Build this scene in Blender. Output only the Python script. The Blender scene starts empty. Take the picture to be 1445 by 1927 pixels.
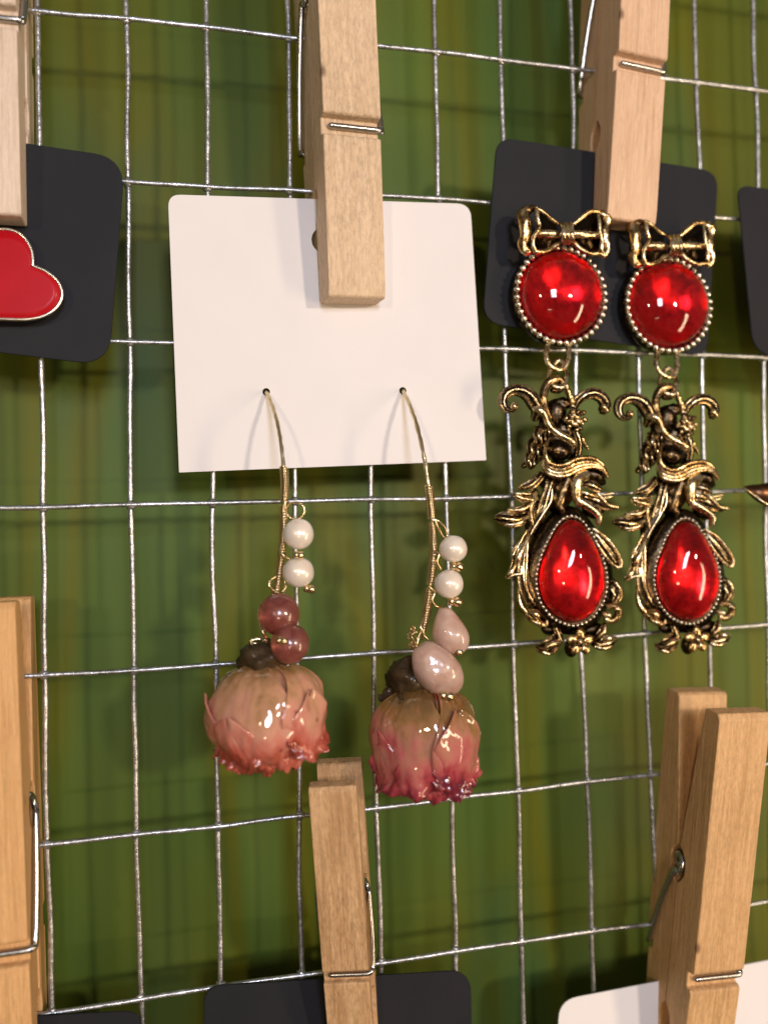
import bpy, bmesh, math, random
from mathutils import Vector, Matrix, Quaternion, noise as mn
random.seed(7)
sc = bpy.context.scene
sc.unit_settings.scale_length = 0.01          # one unit is one centimetre

# ------------------------------------------------------------------ camera
# fitted to the crossings of the wire grid; grid plane is y = 0, wall at y > 0
RC = ((0.9712957952, 0.0225037285, -0.2368080666), (-0.0185342462, 0.9996481423, 0.0189755991),
      (0.2371517656, -0.0140418606, 0.9713711269))
CAM = Vector((1.95054, -13.76024, -8.02104))
def g2w(v): return Vector((v[0], v[2], -v[1]))
right, down, fwd = (g2w(r) for r in RC)
cd = bpy.data.cameras.new('camera'); cam = bpy.data.objects.new('camera', cd)
sc.collection.objects.link(cam); sc.camera = cam
m = Matrix.Identity(4)
for i in range(3):
    m[i][0] = right[i]; m[i][1] = -down[i]; m[i][2] = -fwd[i]; m[i][3] = CAM[i]
cam.matrix_world = m
cd.sensor_fit = 'HORIZONTAL'; cd.sensor_width = 36; cd.lens = 1600 / 1445 * 36
cd.clip_start = 0.5; cd.clip_end = 500
cd.dof.use_dof = True; cd.dof.focus_distance = 13.4; cd.dof.aperture_fstop = 0.125

def W(px, py, h=0.0):
    """point of the plane h cm in front of the wire grid that shows at pixel px,py of the photograph"""
    d = right * ((px - 722.5) / 1600) + down * ((py - 963.5) / 1600) + fwd
    return CAM + d * ((-h - CAM.y) / d.y)
def sc_at(px, py, h=0.0): return (W(px, py + 1, h) - W(px, py, h)).length   # cm per pixel

# ------------------------------------------------------------------ light
world = bpy.data.worlds.new('World'); sc.world = world; world.use_nodes = True
wn = world.node_tree; bg = wn.nodes['Background']
tc = wn.nodes.new('ShaderNodeTexCoord'); sp = wn.nodes.new('ShaderNodeSeparateXYZ')
rp = wn.nodes.new('ShaderNodeValToRGB'); mp = wn.nodes.new('ShaderNodeMapRange')
wn.links.new(tc.outputs['Generated'], sp.inputs[0]); wn.links.new(sp.outputs['Z'], mp.inputs[0])
mp.inputs[1].default_value = -1; mp.inputs[2].default_value = 1
wn.links.new(mp.outputs[0], rp.inputs[0]); wn.links.new(rp.outputs[0], bg.inputs[0])
rp.color_ramp.elements[0].color = (0.16, 0.10, 0.06, 1); rp.color_ramp.elements[1].color = (0.50, 0.46, 0.44, 1)
bg.inputs[1].default_value = 0.31
def lamp(name, loc, tgt, size, power, col, size_y=None, shape='SQUARE'):
    l = bpy.data.lights.new(name, 'AREA'); l.energy = power; l.color = col; l.size = size
    l.shape = 'RECTANGLE' if size_y else shape
    if size_y: l.size_y = size_y
    o = bpy.data.objects.new(name, l); sc.collection.objects.link(o)
    o.location = loc; o.rotation_euler = (Vector(tgt) - Vector(loc)).to_track_quat('-Z', 'Y').to_euler()
T0 = Vector((5.5, 0, -8))
lamp('window_light', T0 + Vector((0, -72, 15)), T0, 11, 20500, (0.78, 0.83, 1.0), 15)
lamp('shop_spot_right', T0 + Vector((38, -78, 13)), T0, 6.0, 26500, (1.0, 0.81, 0.62), shape='DISK')
lamp('shop_spot_left', T0 + Vector((-34, -66, 9)), T0, 4.0, 8000, (1.0, 0.78, 0.52), shape='DISK')
lamp('bulb_low', T0 + Vector((-5, -46, -13)), T0, 1.6, 900, (1.0, 0.72, 0.42), shape='DISK')
lamp('bulb_low_pair', T0 + Vector((-8.5, -46, -13)), T0, 1.6, 900, (1.0, 0.72, 0.42), shape='DISK')
lamp('strip_right_low', T0 + Vector((35, -32, -12)), T0, 4.6, 7500, (1.0, 0.73, 0.46), 26)
sc.view_settings.view_transform = 'Standard'; sc.view_settings.look = 'None'
sc.view_settings.exposure = 0.06; sc.view_settings.gamma = 1.0
sc.cycles.max_bounces = 10; sc.cycles.transmission_bounces = 8

# ------------------------------------------------------------------ mesh helpers
class MB:
    def __init__(s): s.v = []; s.f = []; s.w = []
    def add(s, vs, fs, ws=None):
        b = len(s.v); s.v += [Vector(v) for v in vs]; s.f += [[i + b for i in f] for f in fs]
        s.w += list(ws) if ws is not None else [0.5] * len(vs)
    def mesh(s, name, org=Vector((0, 0, 0)), smooth=True):
        me = bpy.data.meshes.new(name); me.from_pydata([v - org for v in s.v], [], s.f)
        a = me.attributes.new('wear', 'FLOAT', 'POINT'); a.data.foreach_set('value', s.w)
        bm = bmesh.new(); bm.from_mesh(me); bmesh.ops.recalc_face_normals(bm, faces=bm.faces); bm.to_mesh(me); bm.free()
        if smooth: me.polygons.foreach_set('use_smooth', [True] * len(me.polygons))
        me.update(); return me
def catmull(pts, sub):
    if len(pts) < 3:
        n = max(1, sub); return [tuple(a + (b - a) * k / n for a, b in zip(pts[0], pts[-1])) for k in range(n + 1)]
    P = [pts[0]] + list(pts) + [pts[-1]]; out = []
    for i in range(1, len(P) - 2):
        p0, p1, p2, p3 = P[i - 1:i + 3]
        for k in range(sub):
            t = k / sub
            out.append(tuple(0.5 * (2 * b + (c - a) * t + (2 * a - 5 * b + 4 * c - d) * t * t + (3 * b - a - 3 * c + d) * t ** 3)
                             for a, b, c, d in zip(p0, p1, p2, p3)))
    out.append(tuple(pts[-1])); return out
def tube(mb, pts, n=8, sub=4, closed=False, ridges=0, amp=0.0, flat=1.0, rfun=None, wear=None, rnd=0.0, capr=True):
    """pts: (x,y,z,r); flat scales the section in depth; ends are rounded"""
    if closed:
        L = len(pts); q = [pts[-1]] + list(pts) + [pts[0], pts[1]]
        P = catmull(q, sub)[sub:-sub - 0][:L * sub]
    else: P = catmull(pts, sub) if sub > 1 else [tuple(p) for p in pts]
    C = [Vector(p[:3]) for p in P]; Rr = [max(1e-4, p[3]) for p in P]
    m_ = len(C); vs = []; ws = []
    if not closed and capr:      # rounded ends
        def cap(c, d, r): return [(c + d * r * 0.55, r * 0.8), (c + d * r * 0.95, r * 0.35)]
        d0 = (C[0] - C[1]).normalized(); d1 = (C[-1] - C[-2]).normalized()
        a = cap(C[0], d0, Rr[0])[::-1]; b = cap(C[-1], d1, Rr[-1])
        C = [x[0] for x in a] + C + [x[0] for x in b]; Rr = [x[1] for x in a] + Rr + [x[1] for x in b]
        m_ = len(C)
    N = None; Y = Vector((0, -1, 0))
    for i in range(m_):
        t = (C[(i + 1) % m_] - C[i - 1]) if closed else (C[min(i + 1, m_ - 1)] - C[max(i - 1, 0)])
        if t.length < 1e-9: t = Vector((0, 0, 1))
        t.normalize()
        if flat != 1.0 or ridges:
            n0 = Y - t * Y.dot(t)
            if n0.length > 0.15 or N is None: N = n0 if n0.length > 1e-4 else Vector((1, 0, 0))
            else: N = N - t * N.dot(t)
        else:
            if N is None: N = Y - t * Y.dot(t); N = N if N.length > 0.05 else Vector((1, 0, 0)) - t * t.x
            else: N = N - t * N.dot(t)
        N.normalize(); B = t.cross(N)
        for k in range(n):
            a = 2 * math.pi * k / n; rr = Rr[i]; w = 0.5
            if ridges: c_ = math.cos(ridges * a); rr *= 1 + amp * c_; w = 0.5 + 0.5 * c_
            if rfun: rr *= rfun(i / m_, a)
            if rnd: rr *= 1 + rnd * mn.noise(C[i] * 9 + Vector((k, 0, 0)))
            vs.append(C[i] + N * (math.cos(a) * rr * flat) + B * (math.sin(a) * rr))
            ws.append(w if wear is None else wear)
    fs = []
    for i in range(m_ if closed else m_ - 1):
        j = (i + 1) % m_
        for k in range(n): fs.append((i * n + k, i * n + (k + 1) % n, j * n + (k + 1) % n, j * n + k))
    if not closed: fs.append(tuple(range(n))[::-1]); fs.append(tuple((m_ - 1) * n + k for k in range(n)))
    mb.add(vs, fs, ws)
def ball(mb, c, r, seg=14, rings=9, M=None, lump=0.0, freq=2.0, wear=0.5, dent=0):
    c = Vector(c); r = Vector((r, r, r)) if not hasattr(r, '__len__') else Vector(r)
    vs = []; fs = []
    for i in range(rings + 1):
        ph = math.pi * i / rings
        for k in range(seg):
            a = 2 * math.pi * k / seg
            d = Vector((math.sin(ph) * math.cos(a), math.sin(ph) * math.sin(a), math.cos(ph)))
            s = 1 + (lump * mn.noise(d * freq + c) if lump else 0)
            p = Vector((d.x * r.x, d.y * r.y, d.z * r.z)) * s
            if M: p = M @ p
            vs.append(c + p)
    for i in range(rings):
        for k in range(seg): fs.append((i * seg + k, i * seg + (k + 1) % seg, (i + 1) * seg + (k + 1) % seg, (i + 1) * seg + k))
    mb.add(vs, fs, [wear] * len(vs))
def prism(mb, poly, d0, d1):       # poly: list of (x,z) ; extruded from y=d0 to y=d1
    n = len(poly)
    mb.add([(x, d0, z) for x, z in poly] + [(x, d1, z) for x, z in poly],
           [tuple(range(n)), tuple(range(2 * n - 1, n - 1, -1))] + [(i, (i + 1) % n, n + (i + 1) % n, n + i) for i in range(n)])

def link(o, parent=None):
    sc.collection.objects.link(o)
    if parent: o.parent = parent
    return o
def obj(name, mb, mat, parent=None, org=None, smooth=True, loc=None):
    org = org if org is not None else (Vector(parent.location) if parent and parent.type == 'EMPTY' else
                                       (Vector(parent.parent.location) if parent and parent.parent else Vector((0, 0, 0))))
    me = mb.mesh(name, org, smooth) if isinstance(mb, MB) else mb
    if mat and not me.materials: me.materials.append(mat)
    o = bpy.data.objects.new(name, me)
    if loc is not None: o.location = loc
    return link(o, parent)
def thing(name, label, cat, loc, group=None):
    o = bpy.data.objects.new(name, None); o.empty_display_size = 0.2; o.location = loc; link(o)
    o['label'] = label; o['category'] = cat
    if group: o['group'] = group
    return o
def copy_tree(o, parent=None):
    c = o.copy(); sc.collection.objects.link(c); c.parent = parent
    for ch in list(o.children): copy_tree(ch, c)
    return c
def bevel(o, w, seg=2, ang=35):
    b = o.modifiers.new('bevel', 'BEVEL'); b.width = w; b.segments = seg; b.limit_method = 'ANGLE'; b.angle_limit = math.radians(ang)
    b.harden_normals = False

# ------------------------------------------------------------------ materials
class MT:
    def __init__(s, name):
        s.m = bpy.data.materials.new(name); s.m.use_nodes = True; s.t = s.m.node_tree
        s.b = s.t.nodes['Principled BSDF']
    def n(s, typ, **kw):
        x = s.t.nodes.new(typ)
        for k, v in kw.items(): setattr(x, k, v)
        return x
    def l(s, a, b): s.t.links.new(a, b)
    def set(s, **kw):
        for k, v in kw.items(): s.b.inputs[k.replace('_', ' ')].default_value = v
    def coord(s, scale=(1, 1, 1)):
        c = s.n('ShaderNodeTexCoord'); mp = s.n('ShaderNodeMapping'); mp.inputs['Scale'].default_value = scale
        s.l(c.outputs['Object'], mp.inputs[0]); return mp.outputs[0]
    def noise(s, scale, sc_=(1, 1, 1), detail=4, rough=0.55, dist=0.0):
        x = s.n('ShaderNodeTexNoise'); x.inputs['Scale'].default_value = scale; x.inputs['Detail'].default_value = detail
        x.inputs['Roughness'].default_value = rough; x.inputs['Distortion'].default_value = dist
        s.l(s.coord(sc_), x.inputs['Vector']); return x.outputs['Fac']
    def ramp(s, fac, stops):
        r = s.n('ShaderNodeValToRGB'); e = r.color_ramp.elements
        while len(e) < len(stops): e.new(0.5)
        for i, (p, c) in enumerate(stops): e[i].position = p; e[i].color = (*c, 1) if len(c) == 3 else c
        s.l(fac, r.inputs[0]); return r.outputs[0]
    def mix(s, fac, a, b, mode='MIX'):
        x = s.n('ShaderNodeMix', data_type='RGBA', blend_type=mode)
        for sock, v in ((x.inputs[0], fac), (x.inputs[6], a), (x.inputs[7], b)):
            if isinstance(v, bpy.types.NodeSocket): s.l(v, sock)
            else: sock.default_value = v if isinstance(v, (int, float)) else (*v, 1)
        return x.outputs[2]
    def math(s, op, a, b=0.0, clamp=False):
        x = s.n('ShaderNodeMath', operation=op, use_clamp=clamp)
        for sock, v in ((x.inputs[0], a), (x.inputs[1], b)):
            if isinstance(v, bpy.types.NodeSocket): s.l(v, sock)
            else: sock.default_value = v
        return x.outputs[0]
    def bump(s, h, strength=0.3, dist=0.01, coat=False):
        x = s.n('ShaderNodeBump'); x.inputs['Strength'].default_value = strength; x.inputs['Distance'].default_value = dist
        s.l(h, x.inputs['Height']); s.l(x.outputs[0], s.b.inputs['Normal'])
        if coat: s.l(x.outputs[0], s.b.inputs['Coat Normal'])
    def attr(s, name='wear'):
        a = s.n('ShaderNodeAttribute'); a.attribute_name = name; return a.outputs['Fac']
def gray(v): return (v, v, v)

# green painted wall with soft upright brush streaks
M = MT('green_wall_paint')
a = M.noise(1.0, (0.36, 1, 0.06), 1, 0.5, 0.5); b = M.noise(1.0, (1.1, 1, 0.08), 1.5, 0.45, 0.3)
c = M.noise(1.0, (0.16, 1, 0.12), 2)
col = M.ramp(M.math('ADD', M.math('MULTIPLY', a, 0.80), M.math('MULTIPLY', b, 0.20)),
             [(0.28, (0.055, 0.100, 0.015)), (0.42, (0.076, 0.130, 0.019)), (0.50, (0.118, 0.130, 0.008)), (0.58, (0.092, 0.152, 0.024)), (0.70, (0.138, 0.190, 0.038))])
col = M.mix(M.ramp(c, [(0.38, gray(0)), (0.62, gray(1))]), col, M.mix(0.55, col, (0.105, 0.100, 0.006)))
col = M.mix(M.ramp(M.noise(1.0, (0.22, 1, 0.10), 2, 0.5, 1.0), [(0.50, gray(0)), (0.66, gray(0.6))]), col, (0.040, 0.108, 0.036))
M.l(col, M.b.inputs['Base Color']); M.set(Roughness=0.45, Specular_IOR_Level=0.16)
M.bump(M.math('ADD', M.noise(1, (1.6, 1, 0.12), 1), M.math('MULTIPLY', M.noise(1, (0.8, 1, 0.05), 2), 1.5)), 0.35, 0.05)
m_wall = M.m

M = MT('galvanised_wire')
a = M.math('ADD', M.math('MULTIPLY', M.noise(9, (1, 1, 1), 4, 0.65), 0.55), M.math('MULTIPLY', M.noise(0.8, (1, 1, 1), 2), 0.45))
M.l(M.ramp(a, [(0.36, (0.26, 0.25, 0.23)), (0.5, (0.50, 0.51, 0.51)), (0.62, (0.76, 0.77, 0.79))]), M.b.inputs['Base Color'])
M.set(Metallic=0.85)
M.l(M.ramp(M.noise(14), [(0.3, gray(0.24)), (0.7, gray(0.46))]), M.b.inputs['Roughness'])
M.bump(M.math('ADD', M.noise(16, (1, 1, 1), 3, 0.6), M.math('MULTIPLY', M.noise(5), 1.2)), 0.45, 0.02)
m_wire = M.m

def wood(name, light, dark, fleck=0.6, grain=1.0):
    M = MT(name)
    g = M.noise(1.0, (9 * grain, 9 * grain, 0.6), 5, 0.6, 0.5); f = M.noise(1.0, (22, 22, 7), 4, 0.75); l = M.noise(0.8, (1, 1, 0.6), 2)
    line = M.noise(1.0, (15 * grain, 15 * grain, 0.5), 4, 0.65, 0.3)
    col = M.ramp(g, [(0.32, dark), (0.62, light)])
    col = M.mix(M.ramp(f, [(0.42, gray(0.0)), (0.66, gray(fleck))]), col, tuple(x * 0.60 for x in dark))
    col = M.mix(M.ramp(line, [(0.5, gray(0.0)), (0.72, gray(0.6))]), col, tuple(x * 0.62 for x in dark))
    col = M.mix(M.ramp(l, [(0.35, gray(0.0)), (0.7, gray(0.35))]), col, tuple(min(1, x * 1.12) for x in light))
    sp_ = M.n('ShaderNodeTexVoronoi'); sp_.inputs['Scale'].default_value = 0.75; M.l(M.coord((1, 1, 0.6)), sp_.inputs['Vector'])
    col = M.mix(M.ramp(sp_.outputs['Distance'], [(0.02, gray(0.75)), (0.055, gray(0))]), col, (0.12, 0.05, 0.025))
    M.l(col, M.b.inputs['Base Color']); M.set(Roughness=0.56, Specular_IOR_Level=0.35)
    M.bump(M.math('ADD', M.math('ADD', f, M.math('MULTIPLY', line, 1.2)), g), 0.7, 0.02)
    return M.m
m_wood = wood('pale_maple_wood', (0.80, 0.60, 0.40), (0.68, 0.48, 0.295), 0.7)
m_wood2 = wood('pinkish_beech_wood', (0.82, 0.56, 0.37), (0.72, 0.45, 0.27), 0.25, 1.4)
m_wood3 = wood('orange_beech_wood', (0.78, 0.46, 0.20), (0.66, 0.36, 0.145), 0.3, 1.3)
m_wood4 = wood('coarse_brown_wood', (0.70, 0.45, 0.235), (0.47, 0.26, 0.115), 0.6, 0.9)
m_wood5 = wood('bleached_wood', (0.80, 0.66, 0.53), (0.72, 0.55, 0.41), 0.2, 1.2)

M = MT('spring_steel'); M.set(Metallic=1.0, Roughness=0.24); M.b.inputs['Base Color'].default_value = (0.52, 0.51, 0.49, 1)
M.bump(M.noise(10), 0.15, 0.01); m_steel = M.m

def paper(name, c1, c2, rough):
    M = MT(name); f = M.noise(70, (1, 1, 1), 3, 0.7); l = M.noise(0.7)
    M.l(M.mix(M.ramp(l, [(0.3, gray(0)), (0.7, gray(1))]), c1, c2), M.b.inputs['Base Color']); M.set(Roughness=rough, Specular_IOR_Level=0.3)
    M.bump(f, 0.25, 0.006); return M
M = paper('white_card', (0.79, 0.765, 0.765), (0.82, 0.795, 0.80), 0.55)
vv = M.n('ShaderNodeTexVoronoi'); vv.inputs['Scale'].default_value = 0.9; M.l(M.coord((1, 1, 1)), vv.inputs['Vector'])
M.l(M.mix(M.ramp(vv.outputs['Distance'], [(0.012, gray(0.8)), (0.022, gray(0))]), M.b.inputs['Base Color'].links[0].from_socket, (0.2, 0.16, 0.13)), M.b.inputs['Base Color'])
m_white = M.m
M = paper('black_card', (0.013, 0.014, 0.018), (0.019, 0.019, 0.023), 0.6); M.set(Specular_IOR_Level=0.18)
v = M.noise(120, (1, 1, 1), 2)
m_black = M.m

M = MT('antique_gold')
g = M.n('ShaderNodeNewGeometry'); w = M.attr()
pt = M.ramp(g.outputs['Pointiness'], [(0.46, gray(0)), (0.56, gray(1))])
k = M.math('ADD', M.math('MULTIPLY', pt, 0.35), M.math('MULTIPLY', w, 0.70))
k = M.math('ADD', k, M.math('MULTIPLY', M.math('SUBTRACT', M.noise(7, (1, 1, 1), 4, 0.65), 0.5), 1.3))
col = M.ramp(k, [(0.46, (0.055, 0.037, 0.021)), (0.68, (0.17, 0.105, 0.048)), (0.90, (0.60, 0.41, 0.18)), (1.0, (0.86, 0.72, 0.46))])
M.l(col, M.b.inputs['Base Color']); M.set(Metallic=1.0)
M.l(M.ramp(M.noise(12), [(0.3, gray(0.16)), (0.7, gray(0.34))]), M.b.inputs['Roughness'])
M.bump(M.noise(14, (1, 1, 1), 3), 0.35, 0.02)
m_gold = M.m
M = MT('bright_gold_wire'); M.set(Metallic=1.0, Roughness=0.2); M.b.inputs['Base Color'].default_value = (0.84, 0.66, 0.38, 1)
M.bump(M.noise(22), 0.3, 0.01); m_bright = M.m
M = MT('pale_gold_wire'); M.set(Metallic=1.0, Roughness=0.3); M.b.inputs['Base Color'].default_value = (0.74, 0.62, 0.38, 1)
M.bump(M.noise(26), 0.5, 0.015); m_pale = M.m
M = MT('silver_bead'); M.set(Metallic=1.0, Roughness=0.24); M.b.inputs['Base Color'].default_value = (0.90, 0.82, 0.68, 1); m_silver = M.m

M = MT('red_glass'); M.set(Roughness=0.02, IOR=1.5, Transmission_Weight=1.0); M.b.inputs['Base Color'].default_value = (0.97, 0.085, 0.125, 1)
m_glass = M.m
M = MT('red_foil'); M.set(Metallic=0.96, Roughness=0.29)
M.l(M.ramp(M.noise(2.6, (1, 1, 1), 6, 0.68), [(0.34, (0.42, 0.03, 0.05)), (0.52, (0.95, 0.12, 0.12)), (0.68, (1.0, 0.34, 0.24))]), M.b.inputs['Base Color'])
M.bump(M.noise(1.2, (1, 1, 1), 1.5), 0.7, 0.15); m_foil = M.m
M = MT('red_enamel'); M.set(Roughness=0.35, Specular_IOR_Level=0.12, Coat_Weight=0.05, Coat_Roughness=0.1)
M.l(M.ramp(M.noise(2.0), [(0.3, (0.42, 0.004, 0.010)), (0.7, (0.48, 0.006, 0.014))]), M.b.inputs['Base Color']); m_enamel = M.m

M = MT('pearl'); M.set(Roughness=0.28, Coat_Weight=0.8, Coat_Roughness=0.10, Metallic=0.15, Specular_IOR_Level=0.6, Subsurface_Weight=0.25, Subsurface_Scale=0.2, Sheen_Weight=0.3)
M.l(M.ramp(M.noise(3.5, (1, 1, 1), 3), [(0.3, (0.84, 0.71, 0.58)), (0.7, (0.93, 0.84, 0.74))]), M.b.inputs['Base Color'])
M.b.inputs['Subsurface Radius'].default_value = (1, 0.7, 0.5); M.bump(M.noise(4), 0.2, 0.02); m_pearl = M.m
def stone(name, c1, c2, sss, tr):
    M = MT(name); M.set(Roughness=0.3, Subsurface_Weight=sss, Subsurface_Scale=0.35, Transmission_Weight=tr, IOR=1.45, Coat_Weight=1.0, Coat_Roughness=0.04)
    M.b.inputs['Subsurface Radius'].default_value = (1, 0.45, 0.35)
    M.l(M.ramp(M.noise(3.2, (1, 1, 1), 5, 0.65, 0.8), [(0.3, c1), (0.7, c2)]), M.b.inputs['Base Color'])
    M.bump(M.noise(6), 0.15, 0.02); return M.m
m_cherry = stone('strawberry_quartz', (0.26, 0.040, 0.032), (0.66, 0.23, 0.19), 0.0, 0.68)
m_rose_q = stone('rose_quartz', (0.70, 0.42, 0.32), (0.92, 0.68, 0.57), 0.15, 0.42)

def petal_mat(name, stops, veincol):
    M = MT(name); v = M.attr(); n1 = M.noise(1.6, (1, 1, 1), 4, 0.6); n2 = M.noise(6, (1, 1, 0.22), 4, 0.65)
    k = M.math('ADD', v, M.math('MULTIPLY', M.math('SUBTRACT', n1, 0.5), 1.15))
    k = M.math('ADD', k, M.math('MULTIPLY', M.math('SUBTRACT', n2, 0.5), 0.55))
    col = M.ramp(k, stops)
    col = M.mix(M.ramp(n2, [(0.56, gray(0)), (0.74, gray(0.45))]), col, veincol)
    sp_ = M.n('ShaderNodeTexVoronoi'); sp_.inputs['Scale'].default_value = 2.6; M.l(M.coord(), sp_.inputs['Vector'])
    col = M.mix(M.ramp(sp_.outputs['Distance'], [(0.05, gray(0.7)), (0.12, gray(0))]), col, (0.16, 0.03, 0.02))
    M.l(col, M.b.inputs['Base Color'])
    M.set(Roughness=0.5, Specular_IOR_Level=0.15, Coat_Weight=1.0, Coat_Roughness=0.03, Coat_IOR=1.75, Subsurface_Weight=0.18, Subsurface_Scale=0.12)
    M.b.inputs['Subsurface Radius'].default_value = (1, 0.4, 0.25)
    M.bump(M.math('ADD', M.math('MULTIPLY', n2, 1.2), M.noise(7, (1, 1, 1), 3)), 0.4, 0.02)
    cb = M.n('ShaderNodeBump'); cb.inputs['Strength'].default_value = 0.55; cb.inputs['Distance'].default_value = 0.12
    M.l(M.noise(1.7, (1, 1, 0.6), 2, 0.45, 0.6), cb.inputs['Height']); M.l(cb.outputs[0], M.b.inputs['Coat Normal'])
    return M.m
m_petal_a = petal_mat('salmon_dried_petal', [(0.0, (0.27, 0.14, 0.045)), (0.24, (0.52, 0.27, 0.14)), (0.44, (0.62, 0.29, 0.20)), (0.64, (0.58, 0.185, 0.135)), (0.86, (0.46, 0.095, 0.06)), (1.0, (0.28, 0.04, 0.02))], (0.30, 0.10, 0.05))
m_petal_b = petal_mat('pink_dried_petal', [(0.0, (0.17, 0.09, 0.025)), (0.30, (0.30, 0.15, 0.050)), (0.48, (0.44, 0.19, 0.12)), (0.64, (0.50, 0.14, 0.12)), (0.84, (0.38, 0.045, 0.06)), (1.0, (0.14, 0.008, 0.022))], (0.38, 0.13, 0.07))
M = MT('dried_calyx'); M.set(Roughness=0.55, Specular_IOR_Level=0.2, Coat_Weight=0.25, Coat_Roughness=0.12)
M.l(M.ramp(M.noise(4, (1, 1, 1), 4), [(0.3, (0.018, 0.011, 0.005)), (0.7, (0.075, 0.044, 0.016))]), M.b.inputs['Base Color']); M.bump(M.noise(9), 0.6, 0.03); m_calyx = M.m
M = MT('dark_bronze'); M.set(Metallic=0.9, Roughness=0.28)
M.l(M.ramp(M.noise(4), [(0.3, (0.05, 0.022, 0.01)), (0.7, (0.16, 0.07, 0.028))]), M.b.inputs['Base Color']); m_bronze = M.m
M = MT('hole_dark'); M.set(Roughness=0.9); M.b.inputs['Base Color'].default_value = (0.03, 0.022, 0.015, 1); m_dark = M.m

# ------------------------------------------------------------------ wall
mb = MB(); mb.add([(-70, 1.6, -80), (90, 1.6, -80), (90, 1.6, 60), (-70, 1.6, 60)], [(0, 1, 2, 3)])
o = obj('wall', mb, m_wall, smooth=False); o['kind'] = 'structure'; o['label'] = 'green painted wall with soft upright streaks behind the wire grid'

# ------------------------------------------------------------------ wire grid
X_ = {(0,0):(70,21),(0,1):(238,36),(0,2):(387,51),(0,3):(543,71),(0,5):(822,98),(0,6):(943,113),(0,7):(1078,130),(0,9):(1312,156),(0,10):(1424,170),
(1,1):(240,342),(1,2):(391,352),(1,3):(545,358),(1,5):(826,374),(1,9):(1320,408),(1,10):(1430,417),
(2,0):(76,636),(2,1):(245,643),(2,6):(950,657),(2,7):(1083,660),(2,8):(1203,665),(2,9):(1323,668),(2,10):(1438,673),
(3,0):(81,955),(3,1):(247,950),(3,2):(400,947),(3,3):(556,943),(3,4):(700,940),(3,5):(840,938),(3,6):(962,935),(3,8):(1208,928),(3,10):(1442,922),
(4,0):(84,1270),(4,1):(252,1262),(4,2):(405,1251),(4,3):(560,1239),(4,4):(703,1229),(4,5):(847,1221),(4,6):(968,1212),(4,7):(1096,1202),(4,8):(1215,1192),(4,9):(1335,1184),(4,10):(1446,1175),
(5,0):(88,1589),(5,1):(257,1570),(5,2):(411,1555),(5,3):(564,1535),(5,4):(708,1521),(5,5):(852,1502),(5,6):(976,1488),(5,7):(1106,1471),(5,8):(1225,1458),
(6,0):(98,1906),(6,1):(264,1880),(6,2):(416,1855),(6,3):(568,1835),(6,4):(718,1812),(6,5):(857,1790),(6,6):(981,1772),(6,7):(1116,1752),(6,8):(1238,1737),(6,10):(1452,1695)}
MEAS = {k: W(*p) for k, p in X_.items()}
def cross(r, c):
    if (r, c) in MEAS: return MEAS[(r, c)].copy()
    base = Vector((c * 1.27, 0, -r * 2.5403)); acc = Vector((0, 0, 0)); ws = 0
    for (a, b), p in MEAS.items():
        d = abs(a - r) * 1.3 + abs(b - c)
        w = 1 / (0.3 + d) ** 3; acc += (p - Vector((b * 1.27, 0, -a * 2.5403))) * w; ws += w
    return base + acc / ws
rows, cols = range(-2, 9), range(-4, 16)
GR = {(r, c): cross(r, c) for r in rows for c in cols}
grid = thing('wire_grid_panel', 'galvanised welded wire grid hanging in front of the green wall', 'wire grid', (0, 0, 0))
def wob(p, s): return Vector((mn.noise(p * 1.1 + Vector((s, 0, 0))), 0, mn.noise(p * 1.1 + Vector((0, s, 9))))) * 0.012
for r in rows:
    pts = [(*(GR[(r, c)] + Vector((0, -0.018, 0))), 0.036) for c in cols]
    P = catmull(pts, 14); P = [(*(Vector(p[:3]) + wob(Vector(p[:3]), r)), 0.040 * (1 + 0.14 * mn.noise(Vector(p[:3]) * 4))) for p in P]
    mb = MB(); tube(mb, P, 8, 1, rnd=0.05); obj('wire', mb, m_wire, grid)
for c in cols:
    pts = [(*(GR[(r, c)] + Vector((0, 0.036, 0))), 0.036) for r in rows]
    P = catmull(pts, 30)
    P = [(*(Vector(p[:3]) + wob(Vector(p[:3]), 40 + c) + Vector((0.035 * mn.noise(Vector((c * 7.3, 0, p[2] * 0.55))), 0, 0))), 0.044 * (1 + 0.16 * mn.noise(Vector(p[:3]) * 4))) for p in P]
    mb = MB(); tube(mb, P, 8, 1, rnd=0.06); obj('wire', mb, m_wire, grid)
wm = MB(); ball(wm, (0, 0, 0), (0.078, 0.056, 0.074), 10, 6, lump=0.5, freq=3); wme = wm.mesh('weld'); wme.materials.append(m_wire)
for k_, (r, c) in enumerate([(r, c) for r in range(0, 7) for c in range(-1, 11)]):
    o = obj('weld', wme, None, grid, loc=GR[(r, c)] + Vector((0, 0.008, 0))); o.rotation_euler = (0, random.uniform(0, 6), 0)

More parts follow.
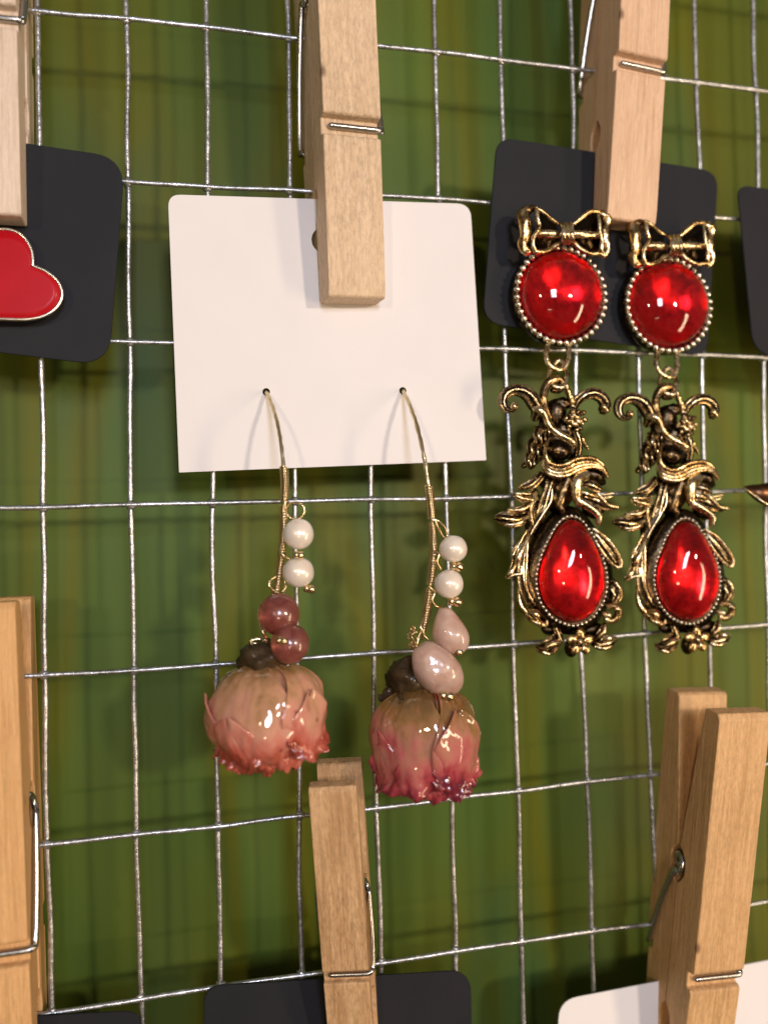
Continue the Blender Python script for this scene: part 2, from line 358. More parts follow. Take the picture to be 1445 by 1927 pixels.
# ------------------------------------------------------------------ cards
def round_poly(pts, n=7):
    """pts: (px,py,radius px); returns pixels with rounded corners"""
    out = []; L = len(pts)
    for i in range(L):
        p = Vector(pts[i][:2]); r = pts[i][2]
        if r <= 0: out.append(p); continue
        a = Vector(pts[i - 1][:2]); b = Vector(pts[(i + 1) % L][:2])
        pa = p + (a - p).normalized() * r; pb = p + (b - p).normalized() * r
        for k in range(n + 1):
            t = k / n; out.append(pa * (1 - t) ** 2 + p * (2 * t * (1 - t)) + pb * t * t)
    return out
def card(name, label, pts, h, mat, thick=0.035, holes=(), group=None, hz=None):
    """holes: (px,py,r px)"""
    P = [W(p[0], p[1], hz(p[0], p[1]) if hz else h) for p in round_poly(pts)]
    bm = bmesh.new(); vs = [bm.verts.new(p) for p in P]; es = [bm.edges.new((vs[i], vs[(i + 1) % len(vs)])) for i in range(len(vs))]
    for (hx, hy, hr) in holes:
        c = W(hx, hy, h); r = hr * sc_at(hx, hy, h); hv = [bm.verts.new(c + Vector((math.cos(a), 0, math.sin(a))) * r) for a in [2 * math.pi * k / 20 for k in range(20)]]
        es += [bm.edges.new((hv[i], hv[(i + 1) % 20])) for i in range(20)]
    bmesh.ops.triangle_fill(bm, use_beauty=True, edges=es)
    g = bmesh.ops.extrude_face_region(bm, geom=bm.faces[:])
    for e in g['geom']:
        if isinstance(e, bmesh.types.BMVert): e.co.y += thick
    bmesh.ops.recalc_face_normals(bm, faces=bm.faces)
    me = bpy.data.meshes.new(name); bm.to_mesh(me); bm.free(); me.materials.append(mat)
    o = bpy.data.objects.new(name, me); link(o); o['label'] = label; o['category'] = 'card'
    if group: o['group'] = group
    bevel(o, 0.006, 1); return o
card('earring_card', 'white card with pierced holes holding the two dried rose earrings',
     [(316, 365, 24), (885, 383, 26), (915, 866, 2), (337, 889, 2)], 0.14, m_white, 0.03,
     [(501, 737, 7), (758, 735, 7), (612, 452, 26)])
card('earring_card', 'black card with rounded corners behind the pair of red stone earrings',
     [(935, 256, 34), (1352, 322, 34), (1330, 672, 34), (908, 606, 40)], 0.17, m_black, 0.035)
card('earring_card', 'black card behind the red heart earring, at the left edge below the pale clothespin',
     [(-330, 213, 50), (236, 296, 62), (205, 688, 62), (-330, 622, 50)], 0.17, m_black, 0.035)
card('earring_card', 'black card cut off by the right edge, next to the red stone earrings',
     [(1387, 346, 26), (1760, 400, 26), (1760, 720, 30), (1418, 664, 40)], 0.17, m_black, 0.035)
card('earring_card', 'black card clipped under the small bottom middle clothespin',
     [(384, 1858, 34), (886, 1826, 44), (892, 2200, 30), (384, 2240, 30)], 0.14, m_black, 0.035)
card('earring_card', 'black card of which only a sliver shows in the bottom left corner',
     [(-140, 1925, 30), (266, 1903, 34), (270, 2300, 30), (-140, 2300, 30)], 0.02 + 0.12, m_black, 0.035)
card('earring_card', 'white card with a rounded corner under the large bottom right clothespin',
     [(1052, 1884, 36), (1500, 1798, 30), (1530, 2260, 30), (1040, 2300, 30)], 0.16, m_white, 0.03)

# ------------------------------------------------------------------ clothespins
def arm_profile(sc0):
    P = [(0, 0.03), (0.03, 0.0), (1.45, 0.0)]
    P += [(1.75 + 0.27 * math.cos(a), 0.15 * math.sin(a)) for a in [math.pi * (1 - k / 6) for k in range(1, 6)]]
    P += [(2.05, 0.0), (sc0 - 0.35, 0.0)]
    P += [(sc0 + 0.30 * math.cos(a), 0.20 * math.sin(a) + 0.005) for a in [math.pi * (1 - k / 6) for k in range(1, 6)]]
    P += [(sc0 + 0.35, 0.01), (7.56, 0.36), (7.6, 0.42), (7.6, 0.70), (7.50, 0.76)]
    P += [(3.06, 0.70), (3.02, 0.67), (3.00, 0.525), (2.72, 0.52), (2.70, 0.62), (2.67, 0.65), (0.25, 0.53), (0.03, 0.50), (0, 0.46)]
    return P
def clothespin(label, ref1, ref2, mat, yaw=0, pitch=0, h0=0.1, wid=0.95, ws=1.0, group='wooden clothespins', shift=0.02, sc0=4.65):
    """ref = (s, px, py): where the middle of the front face shows at length s from the jaw"""
    tf = lambda s: 0.5 + 0.16 * min(s, 2.86) / 2.86 if s < 2.9 else 0.69 + 0.07 * (s - 2.9) / 4.7
    cp, sp_ = math.cos(math.radians(pitch)), math.sin(math.radians(pitch))
    k = 1.0
    for _ in range(3):
        h1 = h0 + tf(ref1[0]) * ws + ref1[0] * k * sp_; h2 = h0 + tf(ref2[0]) * ws + ref2[0] * k * sp_
        P1 = W(ref1[1], ref1[2], h1); P2 = W(ref2[1], ref2[2], h2)
        d = P2 - P1; d.y = 0; k = d.length / (ref2[0] - ref1[0]) / cp
    d.normalize(); Z = (d * cp + Vector((0, -1, 0)) * sp_).normalized()
    Yv = Vector((0, 1, 0)); Yv = (Yv - Z * Yv.dot(Z)).normalized(); Xv = Yv.cross(Z).normalized()
    q = Quaternion(Z, math.radians(yaw)); Xv = q @ Xv; Yv = q @ Yv
    org = P1 - Z * (ref1[0] * k) + Yv * (tf(ref1[0]) * ws)
    t = thing('clothespin', label, 'clothespin', org, group)
    Mx = Matrix.Identity(4)
    for i in range(3): Mx[i][0] = Xv[i]; Mx[i][1] = Yv[i]; Mx[i][2] = Z[i]; Mx[i][3] = org[i]
    t.matrix_world = Mx
    O = Vector((0, 0, 0)); w = wid / 2; prof = arm_profile(sc0)
    for sgn in (-1, 1):
        mb = MB(); n = len(prof); off = 0.025
        vs = [(x, sgn * (tt * ws + off), s * k) for x in (-w, w) for s, tt in prof]
        mb.add(vs, [tuple(range(n)), tuple(range(2 * n - 1, n - 1, -1))] + [(i, (i + 1) % n, n + (i + 1) % n, n + i) for i in range(n)])
        o = obj('arm', mb, mat, t, org=O, smooth=False, loc=(0, 0, 0) if sgn < 0 else (shift, 0, -0.02)); bevel(o, 0.022 * ws, 2, 30)
    # spring: coil between the arms and two legs that end as bars in the outer grooves
    mb = MB(); r = 0.050 * (0.5 + ws / 2); R = 0.15 * ws; s0 = sc0 * k; gz = 2.865 * k; gy = (0.525 + 0.025) * ws + r * 0.9
    e = w + 0.055; pts = []
    pts += [(-0.32 * wid / .95, -gy, gz, r), (0.0, -gy, gz, r), (e - 0.10, -gy, gz, r), (e - 0.02, -gy + 0.02, gz + 0.02, r), (e + 0.01, -gy + 0.09, gz + 0.09, r)]
    pts += [(e + 0.02, -gy * 0.45, (gz + s0) / 2, r), (e, -R * 0.2, s0 - R * 1.0 + 0.02, r)]
    turns = 5; nn = turns * 10
    for i in range(nn + 1):
        a = -math.pi / 2 + 2 * math.pi * (turns) * i / nn; x = e - 2 * e * i / nn
        pts.append((x, R * math.cos(a) * 1.0, s0 + R * math.sin(a), r))
    pts += [(-e - 0.02, gy * 0.45, (gz + s0) / 2, r), (-e - 0.01, gy - 0.09, gz + 0.09, r), (-e + 0.02, gy - 0.02, gz + 0.02, r), (-e + 0.10, gy, gz, r), (0, gy, gz, r), (0.32 * wid / .95, gy, gz, r)]
    tube(mb, pts, 10, 4); obj('spring', mb, m_steel, t, org=O)
    return t
clothespin('pale speckled clothespin on the white rose earring card, at the top middle', (0.0, 672, 560), (2.86, 660, 236), m_wood, yaw=6, h0=0.12, pitch=1, sc0=5.3)
clothespin('pinkish clothespin above the pair of red stone earrings, at the top right', (0.0, 1187, 417), (2.86, 1206, 122), m_wood2, yaw=2, h0=0.15, sc0=5.0)
clothespin('whitish clothespin above the red heart earring, cut off by the left edge', (0.0, -26, 402), (2.86, -36, 25), m_wood5, yaw=0, h0=0.15)
clothespin('orange wood clothespin cut off by the left edge, lower left beside the rose earring', (2.86, -14, 1803), (7.6, -40, 1136), m_wood3, yaw=0, h0=0.12)
clothespin('small coarse grained clothespin standing between and below the two dried roses', (2.86, 651, 1838), (7.6, 627, 1480), m_wood4, yaw=-15, h0=0.12, pitch=9, wid=0.70, ws=0.68, shift=0.05)
clothespin('large brown clothespin on the white card, at the bottom right below the red stone earrings', (2.86, 1347, 1845), (7.6, 1402, 1342), wood('warm_beech_wood', (0.76, 0.47, 0.225), (0.58, 0.33, 0.14), 0.5, 1.2), yaw=0, h0=0.14, pitch=7)

# ------------------------------------------------------------------ red heart earring
t = thing('heart_earring', 'red enamel heart earring with a gold rim on the black card at the left edge', 'earring', W(20, 530, 0.3))
hp = [(62, 500), (60, 472), (46, 447), (26, 434), (0, 431), (-26, 440), (-48, 462), (-62, 500), (-72, 545), (-78, 600), (-40, 602), (0, 600), (40, 601), (70, 598), (95, 588), (112, 570), (117, 550), (108, 528), (86, 510)]
hh = 0.42
L = [(*W(x, y, hh), 0.026) for x, y in hp]
mb = MB(); tube(mb, L + [L[0]], 8, 4); obj('rim', mb, m_silver, t)
mb = MB(); P = [Vector(p[:3]) for p in catmull(L + [L[0]], 4)][:-1]; n = len(P)
cc = sum(P, Vector()) / n
mb.add([p + Vector((0, 0.08, 0)) for p in P] + [p + Vector((0, -0.004, 0)) for p in P] + [cc + (p - cc) * 0.8 + Vector((0, -0.005, 0)) for p in P] + [cc + Vector((0, -0.005, 0))],
       [tuple(range(n))] + [(i, (i + 1) % n, n + (i + 1) % n, n + i) for i in range(n)] + [(n + i, n + (i + 1) % n, 2 * n + (i + 1) % n, 2 * n + i) for i in range(n)] + [(2 * n + i, 2 * n + (i + 1) % n, 3 * n) for i in range(n)])
obj('enamel_face', mb, m_enamel, t)
mb = MB(); c0 = W(20, 530, hh); tube(mb, [(*(c0 + Vector((0, 0.05, 0))), 0.045), (*(c0 + Vector((0, 0.26, 0))), 0.045)], 8, 1); obj('post', mb, m_bright, t)

# bronze tip at the right edge
t = thing('bronze_earring', 'dark bronze pointed earring tip poking in at the right edge', 'earring', W(1440, 930, 0.5))
mb = MB(); tube(mb, [(*W(x, y, h), r * 0.0105) for x, y, h, r in [(1399, 916, 0.5, 1), (1412, 921, 0.55, 9), (1432, 928, 0.6, 17), (1460, 932, 0.6, 23), (1500, 930, 0.6, 24), (1560, 915, 0.6, 12)]], 12, 5, flat=0.45); obj('leaf', mb, m_bronze, t)
mb = MB(); tube(mb, [(*W(x, y, h), 0.02) for x, y, h in [(1400, 918, 0.55), (1425, 936, 0.68), (1448, 950, 0.75), (1500, 955, 0.75)]], 8, 4); obj('rib', mb, m_bright, t)

# ------------------------------------------------------------------ rose earrings
def PT(pts, rs=None):      # (px,py,h,r px) -> world
    return [(*W(p[0], p[1], p[2]), p[3] * sc_at(p[0], p[1], p[2])) for p in pts]
def seg_path(pts, n):
    return catmull(pts, n)
def coil(mb, pts, per=3.2):
    """tightly wound wire: a helix round the path"""
    P = catmull(PT(pts), 40); C = [Vector(p[:3]) for p in P]; Ls = [0]
    for a, b in zip(C, C[1:]): Ls.append(Ls[-1] + (b - a).length)
    pitch = 0.040; N = int(Ls[-1] / pitch * 10); out = []; j = 0
    for i in range(N + 1):
        s = Ls[-1] * i / N
        while j < len(Ls) - 2 and Ls[j + 1] < s: j += 1
        f = (s - Ls[j]) / max(1e-9, Ls[j + 1] - Ls[j]); c = C[j].lerp(C[j + 1], f); tn = (C[j + 1] - C[j]).normalized()
        n0 = Vector((0, -1, 0)); n0 = (n0 - tn * n0.dot(tn)).normalized(); b0 = tn.cross(n0); R = P[j][3] * 1.25
        a = 2 * math.pi * i / 10; out.append((*(c + n0 * math.cos(a) * R + b0 * math.sin(a) * R), pitch * 0.5))
    tube(mb, out, 5, 1)
def loop(mb, cx, cy, h, rx, ry, r=2.2, tilt=0.0, n=12):
    pts = [(cx + rx * math.cos(2 * math.pi * k / n), cy + ry * math.sin(2 * math.pi * k / n), h + tilt * math.cos(2 * math.pi * k / n), r) for k in range(n)]
    tube(mb, PT(pts), 7, 3, closed=True)
def rose(root, cx, cy, h, R, H, mat, seed, spec, lean=(0, 0), taper=0.34, vm=0.52, ex=0.46):
    """bud hanging head down: cx,cy is where the calyx meets it"""
    top = W(cx, cy, h); rnd = random.Random(seed)
    ax = Vector((lean[0], lean[1], -1)).normalized(); e1 = Vector((1, 0, 0)); e1 = (e1 - ax * e1.dot(ax)).normalized(); e2 = ax.cross(e1)
    if e2.y > 0: e2 = -e2                                   # e2 points to the viewer
    core = MB(); ball(core, top + ax * (H * 0.50), (R * 0.80, R * 0.80, H * 0.46), 24, 16, lump=0.12, wear=0.85); obj('bud_core', core, mat, root)
    for (th, hw, layer, flare, hlen, tip, *v0) in spec:
        mb = MB(); nu, nv = 44, 46; s = rnd.uniform(0, 50); vs = []; ws = []
        for j in range(nv + 1):
            v = j / nv if not v0 else v0[0] + (1 - v0[0]) * j / nv
            for i in range(nu + 1):
                u = 2 * i / nu - 1
                wv = math.radians(hw) * min(1, (0.52 + 0.8 * v)) if v < 0.6 else math.radians(hw)
                if v0: wv = math.radians(hw) * min(1, max(0.02, (v - v0[0]) / 0.38)) ** 0.7
                a = math.radians(th) + u * wv
                r = R * (max(0, 1 - ((vm - v) / vm) ** 2) ** ex if v < vm else 1 - taper * ((v - vm) / (1 - vm)) ** 1.6)
                hem = max(0, (v - 0.80) / 0.20)
                r += flare * hem ** 1.5 + R * layer * 0.045
                r += R * 0.035 * abs(u) ** 4 * min(1, v * 3)
                r += R * 0.12 * hem * (math.sin(5.0 * u + s) * 0.4 + 1.2 * mn.noise(Vector((u * 4.3, s, 0))) + 0.8 * mn.noise(Vector((u * 11, s, 7))))
                p3 = Vector((math.cos(a) * 1.4, math.sin(a) * 1.4, v * 2.0 + s))
                r += R * (0.085 * mn.noise(p3) + 0.034 * mn.noise(p3 * 3.1) * (0.35 + v) + 0.022 * mn.noise(p3 * 7) * (0.25 + hem * 3.0))
                cr = 1 - abs(mn.noise(Vector((a * 2.1 + 0.5 * mn.noise(Vector((v * 3, s, 1))), s, v * 0.7)))) * 5    # lengthwise creases
                r += R * 0.014 * max(0, cr) * min(1, v * 2.5)
                L = H * hlen * (1 + 0.05 * mn.noise(Vector((u * 3.0, s, 3))) + 0.028 * mn.noise(Vector((u * 10, s, 5)))) * (1 - tip * abs(u) ** 3)
                z = L * (0.5 - 0.5 * math.cos(math.pi * min(1, v * 1.0))) * 0.35 + L * v * 0.65
                z += H * 0.03 * hem * mn.noise(Vector((u * 13, s, 9)))
                vs.append(top + ax * z + e1 * (math.cos(a) * r) + e2 * (math.sin(a) * r)); ws.append(max(v * (0.92 if tip < 0.15 else 1.0), abs(u) ** 7 * (0.35 + 0.8 * mn.noise(Vector((s, v * 4, u)))) ))
        fs = [(j * (nu + 1) + i, j * (nu + 1) + i + 1, (j + 1) * (nu + 1) + i + 1, (j + 1) * (nu + 1) + i) for j in range(nv) for i in range(nu)]
        mb.add(vs, fs, ws); o = obj('petal', mb, mat, root)
        so = o.modifiers.new('thickness', 'SOLIDIFY'); so.thickness = 0.022; so.offset = 1
    return top
def calyx(root, cx, cy, h, rad, hgt, lean=0.0, nsep=5, L=0.72):
    c = W(cx, cy, h); mb = MB(); ball(mb, c, (rad, rad, hgt), 28, 18, lump=0.30, freq=2.6); obj('calyx', mb, m_calyx, root)
    mb = MB()
    for k in range(nsep):
        a = 2 * math.pi * k / nsep + 0.4; d = Vector((math.cos(a), math.sin(a), 0))
        tube(mb, [(*(c + d * rad * 0.5 + Vector((0, 0, -hgt * 0.55))), 0.10), (*(c + d * rad * 1.2 * L + Vector((0, 0, -hgt * 0.85))), 0.13), (*(c + d * rad * 1.7 * L + Vector((0, 0, -hgt * 1.0))), 0.08), (*(c + d * rad * 1.95 * L + Vector((0, 0, -hgt * 0.85))), 0.015)], 8, 4, flat=0.35)
    obj('sepals', mb, m_calyx, root)
def bead(name, root, px, py, h, rx, ry, mat, rot=0.0, lump=0.03, tear=0.0):
    s = sc_at(px, py, h); mb = MB(); c = W(px, py, h)
    Mr = Matrix.Rotation(math.radians(rot), 3, 'Y')
    ball(mb, (0, 0, 0), (rx * s, rx * s * 0.92, ry * s), 28, 20, lump=lump, freq=1.5)
    if tear:
        for v in mb.v: k = 1 - tear * (v.z / (ry * s)); v.x *= k; v.y *= k
    mb.v = [c + Mr @ v for v in mb.v]; obj(name, mb, mat, root)
def pin_end(root, px, py, h, r):
    mb = MB(); s = sc_at(px, py, h); c = W(px, py, h); r *= 1.2; ball(mb, c, r * s, 14, 10)
    ball(mb, c + Vector((-r * s * 0.9, r * s * 0.8, 0.01)), r * s * 0.95, 12, 8)
    obj('gold_ball', mb, m_bright, root)

# left rose earring
t = thing('rose_earring', 'round salmon dried rose earring with two pearls and two dark red beads', 'earring', W(501, 738, 0.2), 'dried rose earrings on the white card')
mb = MB(); tube(mb, PT([(500, 736, 0.0, 3.5), (503, 741, 0.22, 3.6), (513, 765, 0.5, 3.8), (521, 792, 0.75, 4), (528, 830, 0.95, 4), (532, 862, 1.05, 4.2), (534, 885, 1.1, 4.2)]), 8, 16, rnd=0.35); obj('hook', mb, m_pale, t)
mb = MB(); ha = [(534, 878, 1.1, 5.0), (536, 910, 1.12, 5.2), (535, 945, 1.13, 5.2)]; coil(mb, ha)
hb = [(534, 952, 1.12, 4.6), (533, 1000, 1.12, 4.8), (529, 1050, 1.12, 4.8), (522, 1100, 1.1, 5.4), (512, 1140, 1.08, 5.0)]; coil(mb, hb); obj('coiled_wire', mb, m_bright, t)
mb = MB(); tube(mb, PT([(534, 880, 1.1, 3), (536, 945, 1.13, 3), (533, 1000, 1.12, 3), (529, 1050, 1.12, 3), (522, 1100, 1.1, 3), (508, 1150, 1.08, 3), (495, 1200, 1.1, 3)]), 8, 4); obj('core_wire', mb, m_bright, t)
mb = MB(); loop(mb, 556, 961, 1.15, 17, 16, 2.3, 0.05); obj('wire_loop', mb, m_bright, t)
mb = MB(); tube(mb, PT([(530, 1025, 1.2, 2.4), (527, 1036, 1.25, 2.4), (533, 1045, 1.28, 2.4), (545, 1052, 1.25, 2.2)]), 7, 4); obj('wire_loop', mb, m_bright, t); mb = MB(); tube(mb, PT([(556, 978, 1.15, 3), (560, 990, 1.15, 3)]), 7, 2); obj('wire_loop', mb, m_bright, t)
mb = MB(); tube(mb, PT([(520, 1085, 1.2, 2.2), (508, 1092, 1.24, 2.2), (507, 1104, 1.26, 2.2), (516, 1112, 1.24, 2.2)]), 7, 4); tube(mb, PT([(536, 1095, 1.16, 2.5), (537, 1106, 1.16, 2.5), (531, 1114, 1.16, 2.5)]), 7, 4); obj('wire_loop', mb, m_bright, t)
bead('pearl', t, 562, 1005, 1.22, 29, 29, m_pearl); bead('pearl', t, 562, 1077, 1.24, 30, 28, m_pearl, 10, 0.05)
pin_end(t, 566, 1045, 1.42, 6); pin_end(t, 586, 1109, 1.3, 7)
bead('stone_bead', t, 525, 1156, 1.35, 40, 40, m_cherry); bead('stone_bead', t, 546, 1212, 1.52, 37, 38, m_cherry, 20)
pin_end(t, 534, 1207, 1.90, 6.5)
mb = MB(); loop(mb, 487, 1207, 1.15, 16, 4, 2.6, 0.0); tube(mb, PT([(488, 1172, 1.15, 3), (493, 1186, 1.25, 3.2), (500, 1200, 1.25, 3)]), 7, 4)
loop(mb, 487, 1205, 1.15, 12, 5, 2.4, 0.08); obj('gold_ring', mb, m_bright, t)
calyx(t, 496, 1240, 1.15, 0.36, 0.28)
rose(t, 496, 1246, 1.12, 0.80, 1.46, m_petal_a, 3,
     [(200, 50, -1.2, 0.0, 1.0, 0.1), (330, 48, -1.2, 0.0, 1.0, 0.1), (75, 52, -2.6, -0.02, 1.02, 0.1), (120, 45, -1.8, 0.0, 1.03, 0.05), (60, 40, -1.2, 0.02, 1.0, 0.1), (160, 60, 0.1, 0.10, 0.97, 0.14), (15, 56, 0.2, 0.10, 0.96, 0.1), (262, 62, 0.1, 0.1, 0.95, 0.1), (120, 62, 1.0, 0.02, 0.95, 0.10), (38, 44, 1.9, 0.14, 0.90, 0.16), (46, 30, 3.0, 0.26, 0.92, 0.25, 0.36), (130, 34, 2.2, 0.12, 0.96, 0.2, 0.52), (176, 30, 1.6, 0.16, 0.86, 0.25, 0.40)], (0.03, 0.02), 0.36, 0.58, 0.5)

# right rose earring
t = thing('rose_earring', 'long dark pink dried rose earring with two pearls and two pale quartz stones', 'earring', W(758, 736, 0.2), 'dried rose earrings on the white card')
mb = MB(); tube(mb, PT([(757, 734, 0.0, 3.5), (760, 739, 0.22, 3.6), (771, 762, 0.5, 3.8), (782, 793, 0.75, 4), (792, 832, 0.95, 4), (800, 872, 1.05, 4.2), (806, 912, 1.1, 4.2)]), 8, 16, rnd=0.35); obj('hook', mb, m_pale, t)
mb = MB(); coil(mb, [(806, 915, 1.1, 5.6), (810, 945, 1.12, 5.8), (812, 975, 1.12, 5.8)])
coil(mb, [(813, 985, 1.12, 5.2), (815, 1020, 1.12, 5.4), (815, 1045, 1.12, 5.4)]); coil(mb, [(815, 1050, 1.12, 5.8), (812, 1075, 1.12, 5.8), (810, 1100, 1.12, 5.6)])
coil(mb, [(808, 1108, 1.12, 5.6), (804, 1140, 1.12, 5.8), (800, 1165, 1.1, 5.2), (795, 1188, 1.1, 4.6)]); obj('coiled_wire', mb, m_bright, t)
mb = MB(); tube(mb, PT([(805, 905, 1.1, 3), (812, 975, 1.12, 3), (815, 1040, 1.12, 3), (809, 1108, 1.12, 3), (798, 1170, 1.1, 3), (786, 1205, 1.1, 3), (778, 1245, 1.15, 3)]), 8, 4); obj('core_wire', mb, m_bright, t)
mb = MB(); tube(mb, PT([(812, 978, 1.2, 3), (824, 980, 1.22, 2.4), (836, 992, 1.2, 2.2), (841, 1008, 1.18, 2.2), (834, 1010, 1.2, 2), (824, 992, 1.22, 2.2), (819, 981, 1.22, 2.2)]), 7, 4); obj('wire_loop', mb, m_bright, t)
mb = MB(); tube(mb, PT([(816, 1040, 1.2, 2.2), (826, 1042, 1.24, 2.6), (822, 1058, 1.24, 2.4), (830, 1072, 1.22, 2.2)]), 7, 4); obj('wire_loop', mb, m_bright, t)
mb = MB(); tube(mb, PT([(806, 1104, 1.2, 1.8), (818, 1113, 1.24, 2.4), (813, 1130, 1.26, 2.4), (822, 1142, 1.25, 2.2), (834, 1143, 1.2, 2)]), 7, 4); obj('wire_loop', mb, m_bright, t)
mb = MB(); tube(mb, PT([(797, 1165, 1.2, 2.2), (791, 1180, 1.25, 2.6), (797, 1192, 1.25, 2.6), (793, 1202, 1.2, 2.6)]), 7, 4); tube(mb, PT([(798, 1197, 1.2, 1.8), (808, 1206, 1.2, 1.8)]), 6, 2); obj('wire_loop', mb, m_bright, t)
bead('pearl', t, 853, 1033, 1.22, 27, 25.5, m_pearl); bead('pearl', t, 845, 1099, 1.24, 28, 27, m_pearl, 10, 0.04)
pin_end(t, 864, 1067, 1.3, 7.5); pin_end(t, 861, 1133, 1.32, 8); pin_end(t, 863, 1227, 1.4, 7); pin_end(t, 845, 1311, 2.05, 8)
bead('quartz_drop', t, 846, 1187, 1.25, 33, 46, m_rose_q, -18, 0.14, 0.26)
bead('quartz_drop', t, 822, 1258, 1.55, 42, 57, m_rose_q, -42, 0.14, 0.04)
mb = MB(); rr = random.Random(5)
for k in range(16): x, y = 776 + rr.uniform(-5, 5), 1198 + rr.uniform(-16, 22); loop(mb, x, y, 1.2 + rr.uniform(-.06, .06), 4, 3.4, 1.4, 0.03, 8)
obj('gold_chain', mb, m_bright, t)
calyx(t, 770, 1275, 1.2, 0.34, 0.30, nsep=5)
rose(t, 797, 1288, 1.2, 0.765, 1.53, m_petal_b, 11,
     [(190, 50, -1.2, 0.04, 1.0, 0.1), (330, 50, -1.2, 0.05, 1.0, 0.1), (85, 52, -2.2, 0.0, 1.05, 0.12), (60, 40, -1.5, 0.0, 1.02, 0.1), (255, 62, 0.0, 0.06, 1.0, 0.1), (182, 46, 0.0, 0.12, 0.90, 0.04), (8, 50, 0.3, 0.08, 0.93, 0.10), (50, 50, 1.3, 0.10, 0.96, 0.12), (132, 58, 1.5, 0.03, 0.98, 0.16), (66, 32, 2.8, 0.10, 1.0, 0.2, 0.24), (160, 26, 2.2, 0.14, 0.97, 0.25, 0.50)], (0.0, 0.0), 0.20, 0.56, 0.50)

# ------------------------------------------------------------------ red stone earrings
def zc(x0, y0, s): return lambda x, y: (x0 + x / s, y0 + y / s)
Z3, Z5, ZB = zc(920, 700, 5.558), zc(920, 900, 5.504), zc(960, 370, 5.84)
def ZT(conv, s, pts): return PT([(*conv(p[0], p[1]), p[2], p[3] / s) for p in pts])
FAT = 1.18
T3 = lambda pts: ZT(Z3, 5.558 / FAT, pts)
T5 = lambda pts: ZT(Z5, 5.504 / FAT, pts)
TB = lambda pts: ZT(ZB, 5.84 / 1.15, pts)
root = thing('red_stone_earring', 'left one of the two gold bow earrings with round and drop red stones', 'earring', W(1056, 556, 0.45), 'red stone earrings on the black card')
def dome(cx, cz, hbase, outline, H, name_glass, rs=14, root=root):
    """outline: world points in the plane of the base; glass cabochon, foil under it"""
    n = len(outline); C = sum(outline, Vector()) / n
    g = MB(); vs = []; f = []
    for j in range(rs):
        q = math.cos(math.pi / 2 * j / rs); hh_ = H * math.sin(math.pi / 2 * j / rs)
        for p in outline: vs.append(C + (p - C) * q + Vector((0, -hh_, 0)))
    vs.append(C + Vector((0, -H, 0)))
    for j in range(rs - 1):
        for k in range(n): f.append((j * n + k, j * n + (k + 1) % n, (j + 1) * n + (k + 1) % n, (j + 1) * n + k))
    for k in range(n): f.append(((rs - 1) * n + k, (rs - 1) * n + (k + 1) % n, rs * n))
    nb_ = len(vs); vs += [p + Vector((0, 0.20, 0)) for p in outline]
    for k in range(n): f.append((k, (k + 1) % n, nb_ + (k + 1) % n, nb_ + k))
    f.append(tuple(nb_ + k for k in range(n)))
    g.add(vs, f); o = obj(name_glass, g, m_glass, root)
    b = MB(); vs = []; f = []
    for j in range(9):
        q = 0.975 * (1 - j / 9); dd = 0.16 * (1 - q * q)
        vs += [C + (p - C) * q + Vector((0, dd, 0)) for p in outline]
    vs.append(C + Vector((0, 0.16, 0)))
    for j in range(8):
        for k in range(n): f.append((j * n + k, j * n + (k + 1) % n, (j + 1) * n + (k + 1) % n, (j + 1) * n + k))
    for k in range(n): f.append((8 * n + k, 8 * n + (k + 1) % n, 9 * n))
    b.add(vs, f)
    obj('foil', b, m_foil, o)
    return C
# round stone, its cup and rim beads
gc = W(1055, 556, 0.42); RG = 0.745
outl = [gc + Vector((math.cos(2 * math.pi * k / 72), 0, math.sin(2 * math.pi * k / 72))) * RG for k in range(72)]
dome(0, 0, 0, outl, 0.40, 'round_stone')
mb = MB()
prof = [(0.0, 0.25), (0.74, 0.25), (0.82, 0.22), (0.865, 0.12), (0.87, 0.0), (0.85, -0.05), (0.80, -0.06), (0.76, -0.05), (0.75, 0.0), (0.75, 0.21), (0.0, 0.22)]
vs = []; f = []
for (r_, y_) in prof:
    for k in range(72): a = 2 * math.pi * k / 72; vs.append(gc + Vector((math.cos(a) * r_, y_ + 0.03, math.sin(a) * r_)))
for j in range(len(prof) - 1):
    for k in range(72): f.append((j * 72 + k, j * 72 + (k + 1) % 72, (j + 1) * 72 + (k + 1) % 72, (j + 1) * 72 + k))
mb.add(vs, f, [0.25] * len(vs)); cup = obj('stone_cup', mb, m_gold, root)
bm_ = MB(); ball(bm_, (0, 0, 0), (0.062, 0.054, 0.050), 12, 8); bme = bm_.mesh('rim_bead'); bme.materials.append(m_silver)
nb = 40
for k in range(nb):
    a = 2 * math.pi * (k + 0.5) / nb
    o = obj('rim_bead', bme, None, cup, loc=gc - root.location + Vector((math.cos(a) * 0.815, -0.035, math.sin(a) * 0.815))); o.rotation_euler = (0, -a, 0)
